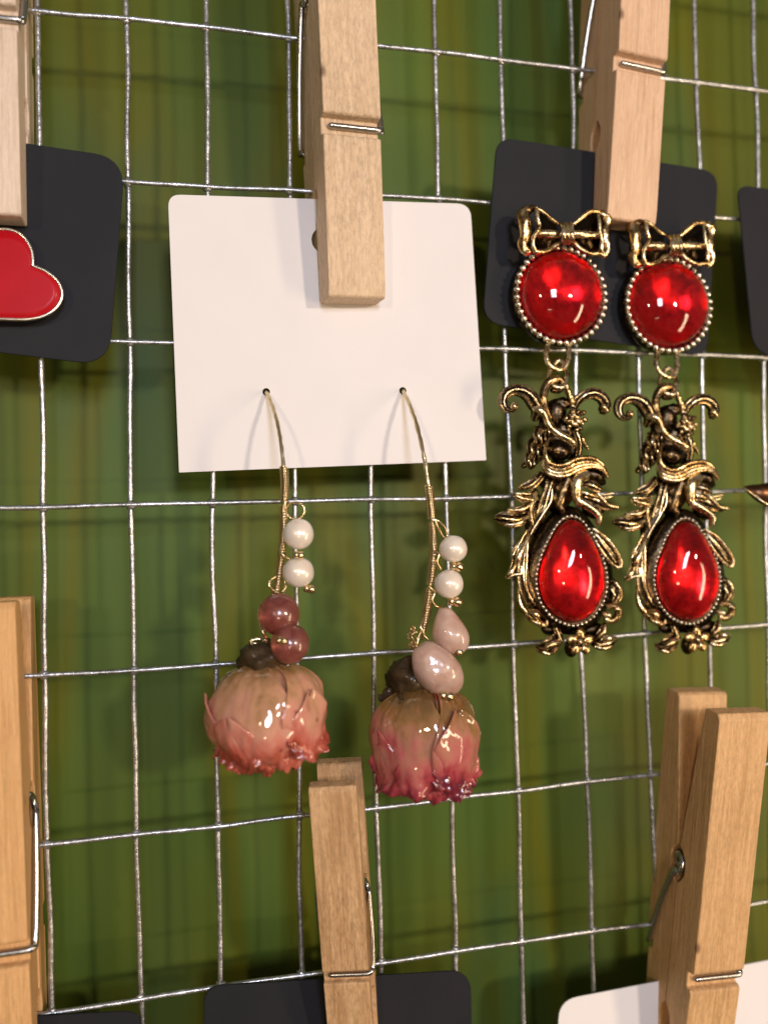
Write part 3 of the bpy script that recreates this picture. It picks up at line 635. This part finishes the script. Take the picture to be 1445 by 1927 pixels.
# bow
hb_ = 0.62
mb = MB()
def B(pts, **kw): tube(mb, TB([(x, y, hb_ + h, r) for x, y, h, r in pts]), kw.pop('n', 10), 5, **kw)
B([(285, 125, 0.02, 22), (200, 140, 0.0, 48), (140, 210, 0, 58), (165, 310, 0.02, 66), (165, 420, 0.02, 60), (135, 520, 0, 48), (165, 590, 0, 52), (235, 590, 0.02, 30)], wear=0.80, rnd=0.3, n=14)
B([(285, 120, 0.1, 20), (360, 170, 0.1, 20), (440, 235, 0.08, 20), (520, 290, 0.05, 18)], wear=0.7)
B([(290, 130, 0.1, 20), (300, 230, 0.12, 20), (320, 330, 0.12, 22), (265, 430, 0.12, 22), (250, 520, 0.12, 20), (275, 600, 0.1, 24)], wear=0.9)
B([(275, 605, 0.1, 24), (350, 605, 0.1, 24), (430, 580, 0.08, 24), (530, 510, 0.06, 22)], wear=0.85)
B([(310, 410, 0.02, 38), (400, 405, 0.05, 42), (510, 415, 0.05, 38)], wear=0.95)
B([(695, 300, 0.06, 18), (780, 230, 0.08, 26), (860, 170, 0.1, 28), (950, 158, 0.1, 24), (985, 180, 0.08, 24)], wear=0.8)
B([(985, 180, 0.0, 30), (1050, 210, 0.0, 46), (1062, 300, 0, 42), (1035, 390, 0, 44), (1045, 490, 0, 42), (1060, 570, 0, 40), (1035, 640, 0, 36)], wear=0.85, rnd=0.3, n=14)
B([(960, 170, 0.1, 16), (975, 260, 0.12, 18), (985, 380, 0.12, 22), (1010, 480, 0.12, 24), (1000, 570, 0.12, 22), (1030, 640, 0.1, 22)], wear=0.95)
B([(700, 410, 0.05, 38), (800, 415, 0.05, 38), (945, 425, 0.02, 36)], wear=0.95)
B([(705, 510, 0.06, 24), (780, 580, 0.08, 26), (880, 625, 0.1, 22), (960, 620, 0.1, 20), (1030, 645, 0.1, 22)], wear=0.8)
for x, w_ in ((585, 26), (630, 24), (675, 26)): B([(x - 12, 300, 0.10, w_), (x - 4, 360, 0.2, w_), (x, 430, 0.22, w_), (x + 8, 505, 0.12, w_)], wear=0.9)
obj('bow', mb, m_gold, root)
mb = MB()
for poly in ([(300, 140), (510, 300), (545, 500), (420, 590), (270, 600), (290, 440), (330, 330)], [(690, 310), (860, 190), (970, 170), (1000, 300), (1000, 480), (1030, 640), (880, 620), (710, 510)]):
    P = [W(*ZB(x, y), hb_ - 0.1) for x, y in poly]; n = len(P)
    mb.add(P + [p + Vector((0, 0.05, 0)) for p in P], [tuple(range(n)), tuple(range(2 * n - 1, n - 1, -1))] + [(i, (i + 1) % n, n + (i + 1) % n, n + i) for i in range(n)], [0.0] * 2 * n)
obj('bow_back', mb, m_gold, root)
# links
mb = MB(); tube(mb, PT([(1032, 646, 0.42, 5.4), (1027, 666, 0.46, 5.6), (1033, 685, 0.5, 5.6), (1046, 695, 0.52, 5.8), (1060, 692, 0.5, 5.6), (1069, 677, 0.48, 5.6), (1070, 648, 0.42, 5.4)]), 9, 4, wear=0.9); obj('chain_link', mb, m_gold, root)
mb = MB(); tube(mb, PT([(1052, 678, 0.42, 4.6), (1036, 694, 0.45, 4.6), (1033, 712, 0.5, 4.8), (1042, 726, 0.6, 4.8), (1058, 728, 0.62, 4.8), (1065, 712, 0.56, 4.8), (1064, 694, 0.5, 4.6)]), 9, 4, closed=True, wear=0.95, rnd=0.3); obj('chain_link', mb, m_gold, root)

# pendant: cup with drop stone
tear = [(850, 425), (905, 440), (960, 480), (1015, 560), (1065, 650), (1110, 750), (1150, 860), (1178, 960), (1188, 1060), (1180, 1170), (1145, 1280), (1080, 1380), (990, 1455), (880, 1488), (770, 1465), (665, 1405), (580, 1300), (535, 1190), (518, 1070), (528, 960), (560, 840), (600, 740), (650, 630), (705, 530), (760, 465), (805, 435)]
hT = 0.55
tw = [Vector(p[:3]) for p in catmull([(*W(*Z5(x, y), hT), 1) for x, y in tear + tear[:1]], 4)][:-1]
dome(0, 0, 0, tw, 0.36, 'drop_stone')
tcn = sum(tw, Vector()) / len(tw); nT = len(tw)
def off(p, d): v = p - tcn; return p + v.normalized() * d
mb = MB(); pf = [(-0.35, 0.29), (0.16, 0.30), (0.24, 0.18), (0.23, 0.08), (0.13, 0.03), (0.075, 0.0), (0.03, -0.01), (0.006, 0.0), (0.004, 0.24), (-0.35, 0.25)]
vs = []; f = []
for d, y_ in pf: vs += [off(p, d) + Vector((0, y_, 0)) for p in tw]
for j in range(len(pf) - 1):
    for k in range(nT): f.append((j * nT + k, j * nT + (k + 1) % nT, (j + 1) * nT + (k + 1) % nT, (j + 1) * nT + k))
f.append(tuple(range(nT)))
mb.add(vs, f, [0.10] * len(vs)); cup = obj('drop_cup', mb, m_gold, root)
mb = MB(); Ls = [0]
ring = [off(p, 0.062) for p in tw]
for k in range(nT): Ls.append(Ls[-1] + (ring[(k + 1) % nT] - ring[k]).length)
nb = 60; j = 0
for k in range(nb):
    s = Ls[-1] * k / nb
    while Ls[j + 1] < s: j += 1
    q = ring[j].lerp(ring[(j + 1) % nT], (s - Ls[j]) / (Ls[j + 1] - Ls[j])); ball(mb, q + Vector((0, -0.008, 0)), 0.030, 8, 6, wear=1)
obj('beading', mb, m_silver, cup)

# scrolls, leaves and figure round the drop stone
def ornament(name, conv, pts, n=14, sub=6, **kw):
    mb = MB(); P = (T3 if conv == 3 else T5)(pts); tube(mb, P, n, sub, **kw); return obj(name, mb, m_gold, root)
def multi(name, items):
    mb = MB()
    for it in items:
        kw = dict(it[2]) if len(it) > 2 else {}
        tube(mb, (T3 if it[0] == 3 else T5)(it[1]), kw.pop('n', 12), kw.pop('sub', 5), **kw)
    return obj(name, mb, m_gold, root), mb
RG_ = dict(ridges=6, amp=0.16, n=36)
multi('scroll', [(3, [(262, 352, .72, 34), (240, 395, .70, 26), (180, 385, .62, 30), (142, 320, .58, 38), (165, 235, .56, 44), (240, 190, .55, 46), (330, 195, .55, 50), (410, 240, .55, 56), (470, 320, .53, 60), (500, 400, .5, 50), (480, 480, .42, 34)], RG_),
                 (3, [(262, 350, .78, 30), (258, 356, .80, 30)], dict(wear=1.0))])
multi('scroll', [(3, [(880, 370, .5, 34), (930, 290, .55, 40), (1010, 235, .58, 46), (1100, 225, .58, 48), (1180, 270, .56, 48), (1215, 340, .56, 46), (1195, 400, .62, 42)], RG_), (3, [(1200, 370, .68, 30), (1225, 400, .68, 26)], dict(wear=1.0))])
multi('hanging_loop', [(3, [(620, 470, .45, 44), (580, 370, .5, 42), (570, 260, .52, 38), (590, 160, .54, 38), (650, 90, .56, 40), (730, 80, .56, 38), (770, 140, .56, 34), (730, 185, .54, 32), (665, 190, .52, 26)]), (3, [(800, 120, .5, 24), (830, 210, .52, 28), (865, 300, .52, 32), (880, 370, .5, 30)], dict(rfun=lambda u, a: 1 + .22 * math.sin(u * 42), wear=.8))])
# figure
fig = MB()
def FT(c, pts, **kw): tube(fig, (T3 if c == 3 else T5)(pts), kw.pop('n', 12), kw.pop('sub', 5), **kw)
def FB(c, x, y, h, rx, ry, rot=0, wear=.3, lump=.1):
    px, py = (Z3 if c == 3 else Z5)(x, y); s = sc_at(px, py, h) / 5.55
    ball(fig, W(px, py, h), (rx * s, min(rx, ry) * s * .8, ry * s), 22, 14, M=Matrix.Rotation(math.radians(rot), 3, 'Y'), lump=lump, freq=2, wear=wear)
FB(3, 700, 430, .42, 110, 160, 0, .05); FB(3, 760, 330, .46, 90, 70, 0, .2, .3); FB(3, 620, 560, .38, 100, 130, -20, .05)
FT(3, [(480, 385, .70, 26), (535, 400, .74, 36), (585, 450, .76, 30), (620, 540, .78, 30), (680, 610, .80, 30), (760, 665, .82, 34), (850, 715, .82, 36), (890, 745, .80, 30), (880, 780, .78, 22)], wear=.95)
FB(3, 780, 600, .40, 140, 130, 0, .05); FB(3, 640, 1150, .36, 120, 120, 0, .05); FB(3, 860, 800, .36, 90, 130, 0, .0)
FB(5, 700, 230, .36, 150, 130, 0, .05)
FB(3, 735, 820, .52, 130, 120, 0, .25); FB(3, 700, 700, .40, 120, 90, 0, .1)
FB(3, 790, 1090, .48, 200, 120, 10, .3); FB(3, 760, 1230, .45, 150, 170, 0, .3)
FT(3, [(1000, 1075, .66, 54), (925, 1130, .72, 56), (915, 1230, .74, 50), (915, 1310, .74, 46), (960, 1365, .76, 42), (1040, 1410, .80, 36)], wear=.95)
FT(5, [(940, 240, .76, 42), (1020, 290, .80, 36), (1100, 345, .82, 30), (1140, 400, .82, 30), (1130, 460, .80, 24)], wear=.95)
FT(3, [(820, 1120, .55, 70), (770, 1250, .56, 60), (730, 1380, .56, 50), (760, 1440, .6, 34)], wear=.5)
obj('figure', fig, m_gold, root); fig = MB()
FT(3, [(900, 620, .55, 26), (930, 700, .55, 32), (940, 800, .52, 30), (930, 880, .5, 26)], ridges=5, amp=.2, n=25)
FT(3, [(930, 630, .5, 22), (975, 710, .5, 24), (1030, 800, .48, 14)], rfun=lambda u, a: 1 + .3 * math.sin(u * 30), wear=.7)
obj('hair_strand', fig, m_gold, root)
for c_, x, y, h, rx, ry, ro in ((5, 470, 420, .34, 90, 200, 20), (5, 1080, 300, .34, 130, 120, 0), (5, 660, 1560, .36, 130, 70, 0), (5, 1080, 1570, .36, 140, 80, 0), (5, 1240, 1200, .34, 80, 160, 0)):
    fig = MB(); FB(c_, x, y, h, rx, ry, ro, .0); obj('backing', fig, m_gold, root)
rr = random.Random(9); mb = MB()
for k in range(46):
    a = rr.uniform(0, 6.28); q = math.sqrt(rr.random()) * 100; x, y = 905 + q * math.cos(a), 490 + q * math.sin(a) * 1.15; px, py = Z3(x, y)
    hh_ = .58 + .12 * math.sqrt(max(0, 1 - (q / 105) ** 2)); ball(mb, W(px, py, hh_), (rr.uniform(.035, .065), .04, rr.uniform(.03, .05)), 8, 6, M=Matrix.Rotation(rr.uniform(0, 3), 3, 'Y'), wear=rr.uniform(.3, 1))
obj('curly_hair', mb, m_gold, root)
mb = MB()
for k in range(6):
    dx = k * 26 - 60; w_ = rr.uniform(0, 6); pts = []
    for q in range(8):
        u = q / 7; pts.append((575 + dx * (1 - .2 * u) - 150 * u + 26 * math.sin(u * 9 + w_), 620 + 370 * u + 12 * math.sin(w_) - abs(dx) * .3, .44 + .06 * math.cos(u * 9 + w_) - abs(dx) * .0008, 34 - 12 * u))
    tube(mb, T3(pts), 20, 5, ridges=4, amp=.28)
obj('hair_mass', mb, m_gold, root)
# swirling sash of four ridges
items = [(3, [(630, 700, .55, 12), (598, 770, .60, 16), (588, 850, .64, 18), (620, 935, .66, 18), (700, 975, .67, 18), (800, 965, .68, 18), (900, 915, .69, 18), (1010, 895, .68, 20), (1110, 910, .66, 20), (1190, 980, .62, 20), (1235, 1080, .58, 18)], dict(wear=.85))]
for k in (1, 2, 3):
    d = 36 * k
    items.append((3, [(575 - 3 * k, 860 + d, .60, 14), (615, 945 + d, .65 + .01 * k, 20), (710, 985 + d * .98, .68 + .01 * k, 21), (810, 970 + d, .70 + .01 * k, 21), (910, 920 + d, .71, 21), (1010, 905 + d * .85, .70, 20), (1110, 925 + d * .6, .68, 20), (1190, 985 + d * .35, .64, 18), (1240, 1085 + d * .15, .58, 16)], dict(wear=.95 if k in (2, 3) else .7)))
items.append((3, [(640, 1010, .55, 70), (800, 1020, .58, 72), (950, 970, .58, 66), (1080, 960, .55, 50), (1180, 1030, .5, 40)], dict(flat=.5, wear=.05)))
items.append((3, [(1030, 1060, .42, 50), (1120, 1090, .42, 70), (1180, 1150, .4, 40)], dict(wear=.05)))
multi('sash', items)
multi('drapery', [(3, [(640, 1150, .5, 34), (600, 1280, .52, 36), (560, 1420, .5, 40), (530, 1500, .5, 36)], dict(ridges=5, amp=.3, n=30)),
                  (5, [(640, 110, .55, 26), (625, 240, .56, 26), (540, 380, .55, 26), (450, 520, .52, 26), (390, 650, .5, 24), (350, 780, .48, 22)], dict(ridges=4, amp=.3, n=24)),
                  (5, [(690, 130, .5, 30), (700, 220, .55, 34), (740, 300, .5, 28)], dict(wear=.8)), (5, [(590, 150, .5, 18), (560, 270, .52, 18), (500, 360, .5, 16)], dict(wear=.9))])
lf = dict(wear=.85, flat=.7)
def leaf(name, c, pts, extra=()):
    """leaf: dark ridged body with bright raised edge lines"""
    its = [(c, pts, dict(ridges=5, amp=.24, flat=.6, n=30))] + [(c, e, dict(wear=.95)) for e in extra]
    multi(name, its)
leaf('leaf', 3, [(540, 1080, .5, 34), (460, 1160, .52, 40), (370, 1200, .5, 30), (310, 1225, .48, 12)], [[(520, 1110, .58, 12), (440, 1180, .60, 14), (370, 1210, .56, 12)]])
leaf('leaf', 5, [(480, 140, .5, 30), (420, 190, .54, 34), (340, 200, .55, 40), (270, 165, .52, 20)], [[(490, 150, .58, 14), (450, 215, .62, 20), (370, 215, .62, 22), (290, 185, .6, 18)], [(430, 160, .58, 10), (350, 160, .60, 12), (280, 155, .58, 10)]])
leaf('leaf', 5, [(450, 250, .5, 26), (380, 310, .54, 32), (290, 335, .54, 30), (200, 325, .52, 14)], [[(440, 260, .6, 14), (370, 310, .62, 18), (290, 330, .62, 18), (205, 328, .58, 14)]])
leaf('leaf', 5, [(400, 380, .48, 26), (330, 420, .54, 50), (230, 430, .56, 62), (140, 415, .55, 54), (75, 410, .52, 24)], [[(395, 400, .58, 12), (330, 455, .62, 16), (240, 482, .62, 14), (180, 475, .6, 10)]])
leaf('leaf', 5, [(470, 250, .48, 22), (435, 350, .52, 28), (445, 440, .52, 24), (450, 495, .5, 12)], [[(500, 200, .56, 12), (430, 300, .6, 16), (450, 480, .58, 12)]])
leaf('leaf', 5, [(430, 560, .46, 24), (350, 660, .52, 30), (285, 760, .54, 34), (270, 850, .52, 26), (240, 950, .5, 26), (185, 1030, .48, 18)], [[(420, 590, .55, 14), (310, 800, .62, 26), (270, 900, .58, 16), (220, 980, .58, 24), (180, 1035, .52, 12)], [(330, 900, .55, 18), (325, 985, .56, 24), (260, 1000, .56, 18), (200, 1030, .54, 16)], [(390, 540, .52, 10), (260, 770, .56, 12), (250, 800, .56, 12)]])
leaf('leaf', 5, [(385, 690, .5, 22), (355, 830, .52, 34), (345, 980, .54, 46), (370, 1130, .55, 54), (430, 1260, .55, 46), (470, 1310, .5, 26)], [[(400, 660, .56, 10), (390, 860, .6, 9), (380, 1080, .62, 9), (420, 1250, .6, 10)]])
multi('scroll', [(5, [(325, 1050, .45, 16), (310, 1180, .47, 20), (320, 1290, .5, 26), (370, 1370, .52, 36), (440, 1440, .54, 44), (520, 1500, .54, 34), (590, 1520, .54, 18), (600, 1480, .55, 10)], dict(wear=.85, n=14)), (5, [(430, 1390, .60, 34), (485, 1410, .64, 44), (500, 1440, .62, 30)], dict(wear=.8)), (5, [(440, 1470, .62, 14), (500, 1500, .66, 18), (550, 1500, .64, 12)], dict(wear=1))])
leaf('leaf', 5, [(1060, 540, .46, 26), (1150, 640, .5, 44), (1240, 750, .5, 54), (1320, 860, .5, 46), (1350, 920, .48, 22)],
     [[(1070, 520, .56, 14), (1180, 590, .60, 16), (1290, 710, .62, 16), (1365, 850, .62, 16), (1350, 920, .60, 18), (1290, 900, .6, 14), (1200, 800, .6, 14), (1120, 680, .58, 12)], [(1150, 640, .58, 9), (1250, 780, .60, 9), (1310, 870, .60, 9)]])
leaf('leaf', 3, [(1000, 1170, .46, 26), (1080, 1190, .5, 42), (1160, 1230, .48, 24)], [[(980, 1255, .58, 14), (1060, 1285, .60, 22), (1140, 1305, .58, 14)], [(1190, 1285, .5, 8), (1250, 1275, .5, 9), (1300, 1265, .5, 7)], [(1190, 1320, .5, 8), (1250, 1310, .5, 9), (1290, 1300, .5, 7)]])
leaf('leaf', 3, [(1010, 1310, .42, 40), (1110, 1340, .46, 54), (1210, 1390, .46, 44), (1300, 1420, .44, 24)], [[(1140, 1270, .56, 12), (1200, 1340, .58, 16), (1240, 1390, .58, 16), (1350, 1415, .56, 14)], [(1200, 1370, .54, 10), (1290, 1400, .56, 14), (1350, 1430, .54, 10)]])
leaf('leaf', 5, [(1270, 1050, .42, 20), (1320, 1120, .46, 36), (1330, 1220, .46, 40), (1290, 1300, .44, 24)], [[(1310, 1080, .54, 14), (1350, 1140, .56, 16), (1350, 1200, .54, 12)], [(1270, 1150, .54, 12), (1300, 1210, .56, 14)]])
multi('scroll', [(5, [(1230, 1330, .5, 24), (1290, 1320, .54, 34), (1340, 1360, .58, 36), (1330, 1430, .56, 34), (1270, 1480, .54, 28), (1210, 1460, .54, 22)], dict(wear=.8, n=14)), (5, [(1200, 1410, .58, 30), (1240, 1420, .62, 26)], dict(wear=.9)), (5, [(1320, 1350, .64, 20), (1350, 1370, .64, 22)], dict(wear=1))])
leaf('leaf', 5, [(740, 1630, .46, 30), (680, 1690, .54, 60), (610, 1745, .56, 66), (530, 1760, .52, 40), (500, 1740, .5, 16)], [[(720, 1700, .62, 22), (660, 1715, .66, 30), (600, 1750, .66, 24)], [(560, 1800, .56, 16), (610, 1820, .58, 18), (650, 1800, .56, 12)]])
leaf('leaf', 5, [(1080, 1700, .46, 30), (1150, 1720, .54, 46), (1230, 1700, .56, 50), (1300, 1670, .53, 26), (1320, 1660, .5, 12)], [[(1190, 1690, .62, 14), (1240, 1655, .66, 26), (1300, 1660, .62, 18)], [(1100, 1740, .56, 12), (1180, 1765, .6, 14), (1260, 1740, .58, 12)]])
leaf('leaf', 5, [(690, 1540, .46, 22), (710, 1600, .52, 26), (750, 1690, .5, 20)], [[(695, 1560, .58, 14), (740, 1670, .58, 12)]])
leaf('leaf', 5, [(1200, 1520, .48, 24), (1170, 1590, .54, 34), (1110, 1660, .5, 24)], [[(1200, 1530, .58, 16), (1190, 1590, .60, 20), (1140, 1640, .58, 12)]])
fl = MB(); cxf, cyf = 945, 1700
for k in range(5):
    a = -math.pi / 2 + 2 * math.pi * k / 5; x, y = cxf + 84 * math.cos(a), cyf + 88 * math.sin(a); px, py = Z5(x, y)
    ball(fl, W(px, py, .62), (.105, .05, .085), 14, 9, M=Matrix.Rotation(-a if False else a, 3, 'Y'), wear=.85, lump=.2)
px, py = Z5(cxf, cyf); ball(fl, W(px, py, .60), (.12, .06, .12), 16, 10, wear=0.0); ball(fl, W(px, py, .70), (.035, .03, .035), 10, 7, wear=1)
ball(fl, W(*Z5(850, 1760), .45), (.12, .1, .16), 14, 9, wear=.1)
obj('flower', fl, m_gold, root)

# second earring: a copy hung to the right, turned a little
ed = copy_tree(root)
ed['label'] = 'right one of the two gold bow earrings with round and drop red stones'
g2 = W(1257, 574, 0.42); rel = gc - root.location
d1 = W(1077, 1072, hT) - gc; d2 = W(1293, 1066, hT) - g2
ang = math.atan2(d1.x, -d1.z) - math.atan2(d2.x, -d2.z)
Rm = Matrix.Rotation(ang, 4, 'Y'); ss = d2.length / d1.length
ed.location = g2 - Rm @ rel * 1.0; ed.rotation_euler = Rm.to_euler()
